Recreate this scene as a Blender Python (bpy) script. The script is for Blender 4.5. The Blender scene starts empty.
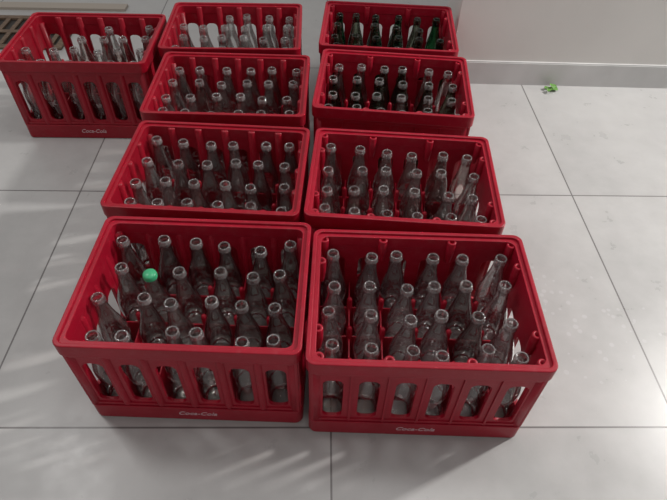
import bpy, bmesh, math, random
from mathutils import Matrix, Vector
random.seed(7)
S=bpy.context.scene
S.view_settings.view_transform='Standard'
S.view_settings.look='None'
S.view_settings.exposure=0
col=S.collection

# ------------------------------------------------------------ materials
def newmat(n):
    m=bpy.data.materials.new(n); m.use_nodes=True
    nt=m.node_tree; return m,nt,nt.nodes['Principled BSDF']
def noise(nt,scale,detail=4,vec=None,rough=.5):
    n=nt.nodes.new('ShaderNodeTexNoise'); n.inputs['Scale'].default_value=scale
    n.inputs['Detail'].default_value=detail; n.inputs['Roughness'].default_value=rough
    if vec is not None: nt.links.new(vec,n.inputs['Vector'])
    return n
def ramp(nt,fac,stops):
    r=nt.nodes.new('ShaderNodeValToRGB'); e=r.color_ramp.elements
    e[0].position,e[0].color=stops[0][0],stops[0][1]+(1,)
    e[1].position,e[1].color=stops[-1][0],stops[-1][1]+(1,)
    for p,c in stops[1:-1]:
        x=e.new(p); x.color=c+(1,)
    nt.links.new(fac,r.inputs['Fac']); return r
def mathn(nt,op,a,b=None):
    m=nt.nodes.new('ShaderNodeMath'); m.operation=op
    for i,v in enumerate((a,b)):
        if v is None: continue
        if isinstance(v,(int,float)): m.inputs[i].default_value=v
        else: nt.links.new(v,m.inputs[i])
    return m.outputs[0]
def mixc(nt,f,a,b,mode='MIX'):
    m=nt.nodes.new('ShaderNodeMix'); m.data_type='RGBA'; m.blend_type=mode
    for k,v in ((0,f),(6,a),(7,b)):
        if isinstance(v,(int,float)): m.inputs[k].default_value=v
        elif isinstance(v,tuple): m.inputs[k].default_value=v+(1,)
        else: nt.links.new(v,m.inputs[k])
    return m.outputs[2]

def red_plastic(n,c1,c2):
    m,nt,b=newmat(n)
    tc=nt.nodes.new('ShaderNodeTexCoord').outputs['Object']
    r=ramp(nt,noise(nt,9,6,tc).outputs['Fac'],[(.3,c1),(.7,c2)])
    dust=ramp(nt,noise(nt,45,8,tc,.7).outputs['Fac'],[(.52,(0,0,0)),(.8,(1,1,1))])
    c=mixc(nt,mathn(nt,'MULTIPLY',dust.outputs['Color'],.12),r.outputs['Color'],(.40,.22,.23))
    nt.links.new(c,b.inputs['Base Color'])
    b.inputs['Roughness'].default_value=.38
    b.inputs['Specular IOR Level'].default_value=.35
    return m
RED=red_plastic('red_plastic',(.285,.0035,.016),(.355,.0045,.022))
RED2=red_plastic('red_plastic_dark',(.255,.003,.013),(.325,.004,.018))
WHITEP,nt,b=newmat('white_print'); b.inputs['Base Color'].default_value=(.58,.38,.41,1); b.inputs['Roughness'].default_value=.6
GREENCAP,nt,b=newmat('green_cap'); b.inputs['Base Color'].default_value=(.05,.38,.18,1); b.inputs['Roughness'].default_value=.3
LEAF,nt,b=newmat('leaf_green'); b.inputs['Base Color'].default_value=(.13,.30,.06,1); b.inputs['Roughness'].default_value=.6

def glass(n,tint,edge,diff,dfac,label=0.0,gl_k=1.2):
    m=bpy.data.materials.new(n); m.use_nodes=True; nt=m.node_tree
    for x in list(nt.nodes): nt.nodes.remove(x)
    N=nt.nodes.new; L=nt.links.new
    out=N('ShaderNodeOutputMaterial')
    lw=N('ShaderNodeLayerWeight'); lw.inputs[0].default_value=.5
    er=ramp(nt,lw.outputs['Facing'],[(.5,tint),(.9,edge)])
    tr=N('ShaderNodeBsdfTransparent'); L(er.outputs['Color'],tr.inputs[0])
    gl=N('ShaderNodeBsdfGlossy'); gl.inputs['Color'].default_value=(1,1,1,1); gl.inputs['Roughness'].default_value=.09
    df=N('ShaderNodeBsdfDiffuse'); df.inputs['Color'].default_value=diff+(1,)
    tc=N('ShaderNodeTexCoord').outputs['Object']
    dn=ramp(nt,noise(nt,22,5,tc,.6).outputs['Fac'],[(.35,(dfac*.4,)*3),(.7,(dfac*1.6,)*3)])
    m1=N('ShaderNodeMixShader'); L(dn.outputs['Color'],m1.inputs[0]); L(tr.outputs[0],m1.inputs[1]); L(df.outputs[0],m1.inputs[2])
    fr=N('ShaderNodeFresnel'); fr.inputs[0].default_value=1.5
    cl=N('ShaderNodeClamp'); L(mathn(nt,'MULTIPLY',fr.outputs[0],gl_k),cl.inputs[0]); cl.inputs['Max'].default_value=.8
    m2=N('ShaderNodeMixShader'); L(cl.outputs[0],m2.inputs[0]); L(m1.outputs[0],m2.inputs[1]); L(gl.outputs[0],m2.inputs[2])
    last=m2
    if label>0:
        sep=N('ShaderNodeSeparateXYZ'); L(tc,sep.inputs[0])
        z=sep.outputs[2]
        band=mathn(nt,'MULTIPLY',mathn(nt,'GREATER_THAN',z,.112),mathn(nt,'LESS_THAN',z,.140))
        blot=mathn(nt,'GREATER_THAN',noise(nt,60,2,tc).outputs['Fac'],.58)
        f=mathn(nt,'MULTIPLY',mathn(nt,'MULTIPLY',band,blot),label)
        pr=N('ShaderNodeBsdfDiffuse'); pr.inputs['Color'].default_value=(.6,.50,.50,1)
        m3=N('ShaderNodeMixShader'); L(f,m3.inputs[0]); L(m2.outputs[0],m3.inputs[1]); L(pr.outputs[0],m3.inputs[2]); last=m3
    L(last.outputs[0],out.inputs[0]); return m
G_CLEAR=glass('glass_clear',(.98,.98,.97),(.60,.62,.61),(.6,.59,.58),.02,.4,1.45)
G_BRIGHT=glass('glass_bright',(.97,.98,.97),(.62,.66,.64),(.75,.78,.76),.07,.2,1.4)
G_DUSTY=glass('glass_dusty',(.97,.96,.96),(.56,.56,.57),(.62,.54,.55),.05,.4,1.5)
G_DARK=glass('glass_dark',(.96,.94,.93),(.44,.43,.43),(.40,.35,.35),.012,.3,1.35)
G_BROWN=glass('glass_brownish',(.92,.87,.85),(.42,.37,.36),(.38,.29,.28),.03,.4,1.35)
G_OLIVE=glass('glass_olive',(.52,.56,.48),(.13,.15,.11),(.06,.07,.05),.08,0)
G_GREEN=glass('glass_green',(.14,.34,.20),(.03,.09,.05),(.01,.055,.025),.13,0)
G_RING=glass('glass_lip',(.92,.93,.93),(.55,.58,.58),(.76,.75,.75),.17,0,1.8)

# floor
FLOOR,nt,b=newmat('grey_tile_floor')
tc=nt.nodes.new('ShaderNodeTexCoord').outputs['Object']
sep=nt.nodes.new('ShaderNodeSeparateXYZ'); nt.links.new(tc,sep.inputs[0])
def grid(o,off):
    a=mathn(nt,'DIVIDE',mathn(nt,'SUBTRACT',o,off),.8)
    f=mathn(nt,'FRACT',a)
    d=mathn(nt,'ABSOLUTE',mathn(nt,'SUBTRACT',f,.5))
    return mathn(nt,'GREATER_THAN',d,.5-.0028), mathn(nt,'FLOOR',a)
gx,ix=grid(sep.outputs[0],.026); gy,iy=grid(sep.outputs[1],.552)
g=mathn(nt,'MAXIMUM',gx,gy)
cmb=nt.nodes.new('ShaderNodeCombineXYZ'); nt.links.new(ix,cmb.inputs[0]); nt.links.new(iy,cmb.inputs[1])
wn=nt.nodes.new('ShaderNodeTexWhiteNoise'); nt.links.new(cmb.outputs[0],wn.inputs[0])
add=nt.nodes.new('ShaderNodeVectorMath'); add.operation='MULTIPLY_ADD'
nt.links.new(wn.outputs['Color'],add.inputs[0]); add.inputs[1].default_value=(9,9,9); nt.links.new(tc,add.inputs[2])
n1=noise(nt,1.8,8,add.outputs[0],.58); n2=noise(nt,14,6,tc,.6)
base=ramp(nt,n1.outputs['Fac'],[(.28,(.425,.421,.418)),(.72,(.50,.495,.49))])
st=ramp(nt,n2.outputs['Fac'],[(.35,(.93,.93,.93)),(.65,(1,1,1))])
c=mixc(nt,1.0,base.outputs['Color'],st.outputs['Color'],'MULTIPLY')
c=mixc(nt,g,c,(.16,.15,.15))
# drops of water on the right-hand tile
vo=nt.nodes.new('ShaderNodeTexVoronoi'); vo.inputs['Scale'].default_value=34; nt.links.new(tc,vo.inputs['Vector'])
drop=mathn(nt,'LESS_THAN',vo.outputs['Distance'],mathn(nt,'MULTIPLY',n2.outputs['Fac'],.42))
dm=nt.nodes.new('ShaderNodeVectorMath'); dm.operation='DISTANCE'; nt.links.new(tc,dm.inputs[0]); dm.inputs[1].default_value=(.66,.84,0)
near=mathn(nt,'LESS_THAN',mathn(nt,'ADD',dm.outputs['Value'],mathn(nt,'MULTIPLY',n2.outputs['Fac'],.45)),.42)
wet=mathn(nt,'MULTIPLY',drop,near)
c2=mixc(nt,mathn(nt,'MULTIPLY',wet,.26),c,(.80,.80,.82)); nt.links.new(c2,b.inputs['Base Color'])
rr=ramp(nt,n2.outputs['Fac'],[(.3,(.26,)*3),(.7,(.38,)*3)])
rw=mixc(nt,wet,rr.outputs['Color'],(.10,.10,.10)); nt.links.new(rw,b.inputs['Roughness'])
b.inputs['Specular IOR Level'].default_value=.48

WALL,nt,b=newmat('white_painted_wall')
tc=nt.nodes.new('ShaderNodeTexCoord').outputs['Object']
r=ramp(nt,noise(nt,2.5,5,tc).outputs['Fac'],[(.3,(.62,.605,.58)),(.7,(.68,.665,.64))])
nt.links.new(r.outputs['Color'],b.inputs['Base Color']); b.inputs['Roughness'].default_value=.75
BASEB,nt,b=newmat('baseboard_tile')
tc=nt.nodes.new('ShaderNodeTexCoord').outputs['Object']
r=ramp(nt,noise(nt,6,5,tc).outputs['Fac'],[(.3,(.50,.50,.495)),(.7,(.60,.60,.595))])
nt.links.new(r.outputs['Color'],b.inputs['Base Color']); b.inputs['Roughness'].default_value=.4
GRATE,nt,b=newmat('rusty_grate'); 
r=ramp(nt,noise(nt,30,5).outputs['Fac'],[(.3,(.10,.06,.04)),(.7,(.22,.15,.10))])
nt.links.new(r.outputs['Color'],b.inputs['Base Color']); b.inputs['Roughness'].default_value=.6
PIT_SHADE,nt,b=newmat('pit_shade'); b.inputs['Base Color'].default_value=(.02,.015,.012,1)  # near-black plate on the floor, shade of the grate slots put into colour
SILL,nt,b=newmat('beige_stone'); b.inputs['Base Color'].default_value=(.40,.35,.30,1); b.inputs['Roughness'].default_value=.5

# ------------------------------------------------------------ mesh helpers
def rrect(w,d,r,n=6,cx=0,cy=0):
    pts=[]
    for sx,sy,a0 in ((1,1,0),(-1,1,90),(-1,-1,180),(1,-1,270)):
        for i in range(n+1):
            a=math.radians(a0+90*i/n)
            pts.append((cx+sx*(w/2-r)+r*math.cos(a),cy+sy*(d/2-r)+r*math.sin(a)))
    return pts
def plate(bm,loops,thick,M,mi=0,bev=.0012):
    cu=bpy.data.curves.new('t','CURVE'); cu.dimensions='2D'; cu.fill_mode='BOTH'
    cu.extrude=max(thick/2-bev,.0002); cu.bevel_depth=bev; cu.bevel_resolution=1; cu.offset=-bev
    for L in loops:
        s=cu.splines.new('POLY'); s.points.add(len(L)-1)
        for p,q in zip(s.points,L): p.co=(q[0],q[1],0,1)
        s.use_cyclic_u=True
    ob=bpy.data.objects.new('t',cu); col.objects.link(ob)
    dg=bpy.context.evaluated_depsgraph_get(); dg.update()
    me=bpy.data.meshes.new_from_object(ob.evaluated_get(dg))
    me.transform(M)
    n0=len(bm.faces); bm.from_mesh(me); bm.faces.ensure_lookup_table()
    for f in bm.faces[n0:]: f.material_index=mi; f.smooth=False
    bpy.data.objects.remove(ob); bpy.data.curves.remove(cu); bpy.data.meshes.remove(me)
def box(bm,x0,x1,y0,y1,z0,z1,mi=0):
    M=Matrix.Translation(((x0+x1)/2,(y0+y1)/2,(z0+z1)/2))@Matrix.Diagonal((x1-x0,y1-y0,z1-z0,1))
    n0=len(bm.faces); bmesh.ops.create_cube(bm,size=1,matrix=M); bm.faces.ensure_lookup_table()
    for f in bm.faces[n0:]: f.material_index=mi
def lathe(bm,prof,M,seg=16,mis=None,smooth=True):
    rings=[]
    for r,z in prof:
        rings.append([bm.verts.new(M@Vector((r*math.cos(2*math.pi*i/seg),r*math.sin(2*math.pi*i/seg),z))) for i in range(seg)])
    for k in range(len(rings)-1):
        a,b2=rings[k],rings[k+1]
        for i in range(seg):
            f=bm.faces.new((a[i],a[(i+1)%seg],b2[(i+1)%seg],b2[i])); f.smooth=smooth
            f.material_index=mis[k] if mis else 0
def finish(bm,name,mats):
    bmesh.ops.recalc_face_normals(bm,faces=bm.faces)
    me=bpy.data.meshes.new(name); bm.to_mesh(me); bm.free()
    for m in mats: me.materials.append(m)
    return me
def addobj(name,me,parent=None,M=None):
    o=bpy.data.objects.new(name,me); col.objects.link(o)
    if parent: o.parent=parent
    if M is not None: o.matrix_local=M
    return o

W,D,H=.4767,.3581,.2933
PX,PY=.0748,.0830
RX=Matrix.Rotation(math.radians(90),4,'X')
def slot(cx,z0,z1,w,top=None):
    r=w/2*.8
    h=z1-z0; return rrect(w,h,min(r,.016),5,cx,(z0+z1)/2)

def crate_mesh(style,mat):
    bm=bmesh.new()
    T=Matrix.Translation
    ri=.019
    plate(bm,[rrect(W,D,.020),rrect(W-.019,D-.019,.014)],.036,T((0,0,H-.018)),0,.0022)
    plate(bm,[rrect(W-.016,D-.016,.015),rrect(W-2*ri,D-2*ri,.016)],.030,T((0,0,H-.0205)),0,.0015)
    plate(bm,[rrect(W-.010,D-.010,.018),rrect(W-2*ri+.004,D-2*ri+.004,.016)],.010,T((0,0,H-.043)),0,.0012)
    plate(bm,[rrect(W-.006,D-.006,.018),rrect(W-2*ri+.008,D-2*ri+.008,.014)],.052,T((0,0,.028)),0,.0015)
    plate(bm,[rrect(W-.012,D-.012,.018),rrect(W-2*ri+.008,D-2*ri+.008,.014)],.008,T((0,0,.060)),0,.0012)
    holes=[rrect(PX-.022,PY-.026,.01,3,(i-2.5)*PX,(j-1.5)*PY) for i in range(6) for j in range(4)]
    plate(bm,[rrect(W-.02,D-.02,.015)]+holes,.006,T((0,0,.010)),0,.001)
    z0,z1=.070,.220
    wf=W-.036; wd=D-.036
    sl=[slot((i-2.5)*PX*.985,z0,z1,.042) for i in range(6)]
    zb,zt=.05,H-.03
    out=[(-wf/2-.012,zb),(wf/2+.012,zb),(wf/2+.012,zt),(-wf/2-.012,zt)]
    for s in (-1,1):
        plate(bm,[out]+sl,.009,T((0,s*(D/2-.0135),0))@RX,0,.0012)
    sd=[slot((j-1.5)*PY*.97,z0,.180,.044) for j in range(4)]
    outd=[(-wd/2-.012,zb),(wd/2+.012,zb),(wd/2+.012,zt),(-wd/2-.012,zt)]
    RZ=Matrix.Rotation(math.radians(90),4,'Z')
    for s in (-1,1):
        plate(bm,[outd]+sd,.009,T((s*(W/2-.0135),0,0))@RZ@RX,0,.0012)
    for s in (-1,1):
        for i in range(1,6):
            x=(i-3)*PX*.985
            box(bm,x-.0025,x+.0025,s*(D/2-.010)-.0045,s*(D/2-.010)+.0045,.055,H-.04)
        for j in range(1,4):
            y=(j-2)*PY*.97
            box(bm,s*(W/2-.010)-.0045,s*(W/2-.010)+.0045,y-.0025,y+.0025,.055,.19)
    for sx in (-1,1):
        for sy in (-1,1):
            lathe(bm,[(.0001,.03),(.0145,.03),(.0145,H-.03),(.0001,H-.03)],T((sx*(W/2-.0195),sy*(D/2-.0195),0)),14)
    hz=.125
    for i in range(5):
        x=(i-2)*PX
        box(bm,x-.0016,x+.0016,-D/2+.018,D/2-.018,.012,hz)
    for j in range(3):
        y=(j-1)*PY
        box(bm,-W/2+.018,W/2-.018,y-.0016,y+.0016,.012,hz)
    for i in range(5):
        for j in range(3):
            lathe(bm,[(.0075,.012),(.0065,hz+.030),(.0045,hz+.036),(.0001,hz+.037)],T(((i-2)*PX,(j-1)*PY,0)),10)
    iw,idd=W/2-ri,D/2-ri
    if style=='boss':
        pos=[(fx*W,sy*(idd-.002)) for fx in (-.165,.165) for sy in (-1,1)]+[(sx*(iw-.002),fy*D) for fy in (-.25,.25) for sx in (-1,1)]
        pos+= [(sx*(iw-.006),sy*(idd-.006)) for sx in (-1,1) for sy in (-1,1)]
        for x,y in pos:
            lathe(bm,[(.0065,H-.075),(.0105,H-.045),(.0105,H-.010),(.0095,H-.0085),(.0052,H-.0085),(.0048,H-.03),(.0001,H-.03)],T((x,y,0)),14)
    if style=='scallop':
        pos=[((i-2)*PX,sy*(idd+.003)) for i in range(5) for sy in (-1,1)]+[(sx*(iw+.003),(j-1)*PY) for j in range(3) for sx in (-1,1)]
        for x,y in pos:
            lathe(bm,[(.012,.06),(.0115,H-.012),(.0095,H-.009),(.0001,H-.0085)],T((x,y,0)),14)
    if style=='plain':
        pos=[((i-2)*PX,sy*(idd+.006)) for i in range(5) for sy in (-1,1)]+[(sx*(iw+.006),(j-1)*PY) for j in range(3) for sx in (-1,1)]
        for x,y in pos:
            lathe(bm,[(.010,.06),(.0095,H-.045),(.0001,H-.030)],T((x,y,0)),12)
    for s in (-1,1):
        cu=bpy.data.curves.new('t','FONT'); cu.body='Coca-Cola'; cu.size=.020; cu.shear=.35; cu.extrude=.0006; cu.offset=.0002
        cu.align_x='CENTER'; cu.align_y='CENTER'
        ob=bpy.data.objects.new('t',cu); col.objects.link(ob)
        dg=bpy.context.evaluated_depsgraph_get(); dg.update()
        me=bpy.data.meshes.new_from_object(ob.evaluated_get(dg))
        R=Matrix.Rotation(0 if s<0 else math.pi,4,'Z')
        me.transform(R@T((0,-D/2+.0028,.031))@RX)
        n0=len(bm.faces); bm.from_mesh(me); bm.faces.ensure_lookup_table()
        for f in bm.faces[n0:]: f.material_index=1
        bpy.data.objects.remove(ob)
    return finish(bm,'bottle_crate_'+style,[mat,WHITEP])

PROF=[(.0001,.004),(.020,.001),(.0275,.0),(.0295,.006),(.0300,.022),(.0285,.045),(.0268,.068),(.0280,.090),(.0305,.112),(.0312,.128),
      (.0300,.145),(.0260,.165),(.0205,.185),(.0165,.203),(.0142,.220),(.0132,.234),(.0132,.2365),(.0150,.239),(.0152,.2435),(.0138,.2460),
      (.0140,.2485),(.0136,.2520),(.0118,.2535),(.0100,.2520),(.0095,.244),(.0098,.225)]
def bottles_mesh(mat,skip=(),cap=None,prob=1.0,ring=None,alt=None,altp=0.0,lean=.04):
    bm=bmesh.new()
    for i in range(6):
        for j in range(4):
            if (i,j) in skip or random.random()>prob: continue
            x=(i-2.5)*PX+random.uniform(-.003,.003); y=(j-1.5)*PY+random.uniform(-.005,.005)
            M=Matrix.Translation((x,y,.0135))@Matrix.Rotation(random.uniform(-lean,lean),4,'X')@Matrix.Rotation(random.uniform(-lean,lean),4,'Y')@Matrix.Rotation(random.uniform(0,6),4,'Z')
            k=3 if random.random()<altp else 0
            lathe(bm,PROF,M,20,[k]*16+[1]*7+[k]*2)
            if cap==(i,j):
                lathe(bm,[(.0158,.243),(.0160,.246),(.0148,.253),(.0125,.2558),(.0001,.256)],M,20,[2]*4)
    return finish(bm,'glass_bottles',[mat,ring or G_RING,GREENCAP,alt or mat])

M_boss=crate_mesh('boss',RED); M_scal=crate_mesh('scallop',RED2); M_plain=crate_mesh('plain',RED)
crates=[
(M_boss,.2163,.7094,-1.96,G_DUSTY,dict(alt=G_DARK,altp=.15)),
(M_plain,-.2661,.7463,-2.23,G_DARK,dict(cap=(1,2),alt=G_CLEAR,altp=.35,lean=.05)),
(M_boss,.2096,1.1000,-4.49,G_CLEAR,dict(alt=G_BROWN,altp=.15)),
(M_scal,-.2790,1.1297,-3.37,G_DARK,dict(alt=G_CLEAR,altp=.45)),
(M_boss,.2241,1.5518,-5.6,G_OLIVE,dict(alt=G_DARK,altp=.3)),
(M_scal,-.2810,1.5316,-1.38,G_CLEAR,dict(alt=G_BROWN,altp=.3)),
(M_boss,.2386,1.9362,-4.39,G_GREEN,dict(prob=.9,ring=G_OLIVE,alt=G_OLIVE,altp=.3)),
(M_scal,-.3119,1.9178,0.6,G_BRIGHT,dict(prob=.85,alt=G_CLEAR,altp=.3)),
(M_scal,-.8031,1.8118,0,G_BROWN,dict(skip=[(0,3),(1,3),(2,3),(0,2),(1,2),(4,3)],alt=G_BRIGHT,altp=.4)),
]
for me,x,y,r,gm,kw in crates:
    M=Matrix.Translation((x,y,0))@Matrix.Rotation(math.radians(r),4,'Z')
    e=bpy.data.objects.new('bottle_crate',None); col.objects.link(e); e.matrix_world=M
    addobj('crate_shell',me,e)
    addobj('glass_bottles',bottles_mesh(gm,**kw),e)

# ------------------------------------------------------------ room
def simple(name,fn,mats):
    bm=bmesh.new(); fn(bm); return addobj(name,finish(bm,name,mats))
simple('floor',lambda bm:box(bm,-4,4,-2,5.5,-.05,0),[FLOOR])
WY=2.045
wr=math.radians(-1.2)
wl=simple('wall_back',lambda bm:box(bm,0,3.4,0,.25,0,2.7),[WALL])
wl.location=(.52,WY+.012,0); wl.rotation_euler[2]=wr
def bb(bm):
    box(bm,0,3.4,-.012,0,0,.094); box(bm,0,3.4,-.009,0,.094,.098)
o=simple('baseboard_back',bb,[BASEB]); o.location=(.52,WY+.012,0); o.rotation_euler[2]=wr
def gr(bm):
    x0,x1,y0,y1=-1.95,-1.13,2.27,2.58
    box(bm,x0,x1,y0,y1,0,.002,1)
    for a,b2,c,d in ((x0,x1,y0,y0+.03),(x0,x1,y1-.03,y1),(x0,x0+.03,y0+.03,y1-.03),(x1-.03,x1,y0+.03,y1-.03)):
        box(bm,a,b2,c,d,.002,.010)
    n=14
    for i in range(n):
        x=x0+.03+(x1-x0-.06)*(i+.5)/n
        box(bm,x-.010,x+.010,y0+.03,y1-.03,.003,.009)
    box(bm,x0+.03,x1-.03,(y0+y1)/2-.012,(y0+y1)/2+.012,.004,.0095)
simple('floor_drain_grate',gr,[GRATE,PIT_SHADE])
simple('trim_1',lambda bm:box(bm,-2.6,-.95,2.66,2.72,0,.012),[SILL])
def leaf(bm):
    for k in range(6):
        a=random.uniform(0,6.28); ln=random.uniform(.024,.04); cx,cy=random.uniform(-.025,.025),random.uniform(-.012,.012)
        pts=[]
        for t,wd in ((0,0),(.3,.35),(.6,.4),(.85,.2),(1,0)):
            pts.append((t*ln,wd*ln))
        up=[bm.verts.new((cx+p*math.cos(a)-q*math.sin(a),cy+p*math.sin(a)+q*math.cos(a),.002+.010*math.sin(p/ln*3)+.002*k)) for p,q in pts]
        dn=[bm.verts.new((cx+p*math.cos(a)+q*math.sin(a),cy+p*math.sin(a)-q*math.cos(a),.002+.006*math.sin(p/ln*3)+.002*k)) for p,q in pts[1:-1]]
        bm.faces.new(up+dn[::-1])
o=simple('leaf_scrap',leaf,[LEAF]); o.location=(.95,2.0,0)

# ------------------------------------------------------------ light
w=bpy.data.worlds.new('World'); S.world=w; w.use_nodes=True
w.node_tree.nodes['Background'].inputs[0].default_value=(1,.98,.955,1)
w.node_tree.nodes['Background'].inputs[1].default_value=.33
def area(name,loc,tgt,size,power,colr=(1,1,1)):
    l=bpy.data.lights.new(name,'AREA'); l.size=size; l.energy=power; l.color=colr
    o=bpy.data.objects.new(name,l); col.objects.link(o); o.location=loc
    o.rotation_euler=(Vector(tgt)-Vector(loc)).to_track_quat('-Z','Y').to_euler()
    return o
area('window_light',(3.1,1.85,2.45),(-.5,.6,0),.2,112,(1,.975,.94))
area('sheen_fill',(-1.75,1.55,2.7),(-.4,.6,0),.5,15,(1,.98,.96))  # unseen light added back left for a sheen on the floor
area('overhead_fill',(.4,1.3,3.0),(.1,1.0,0),1.0,14,(1,.98,.96))  # added fill light overhead, not a modelled fixture

# ------------------------------------------------------------ camera
cam=bpy.data.cameras.new('camera'); co=bpy.data.objects.new('camera',cam); col.objects.link(co)
cam.sensor_width=36; cam.lens=550.1/667*36
co.matrix_world=Matrix.Translation((0,0,1.1886))@Matrix.Rotation(math.radians(-1.981),4,'Z')@Matrix.Rotation(math.radians(90-47.185),4,'X')@Matrix.Rotation(math.radians(1.839),4,'Z')
S.camera=co
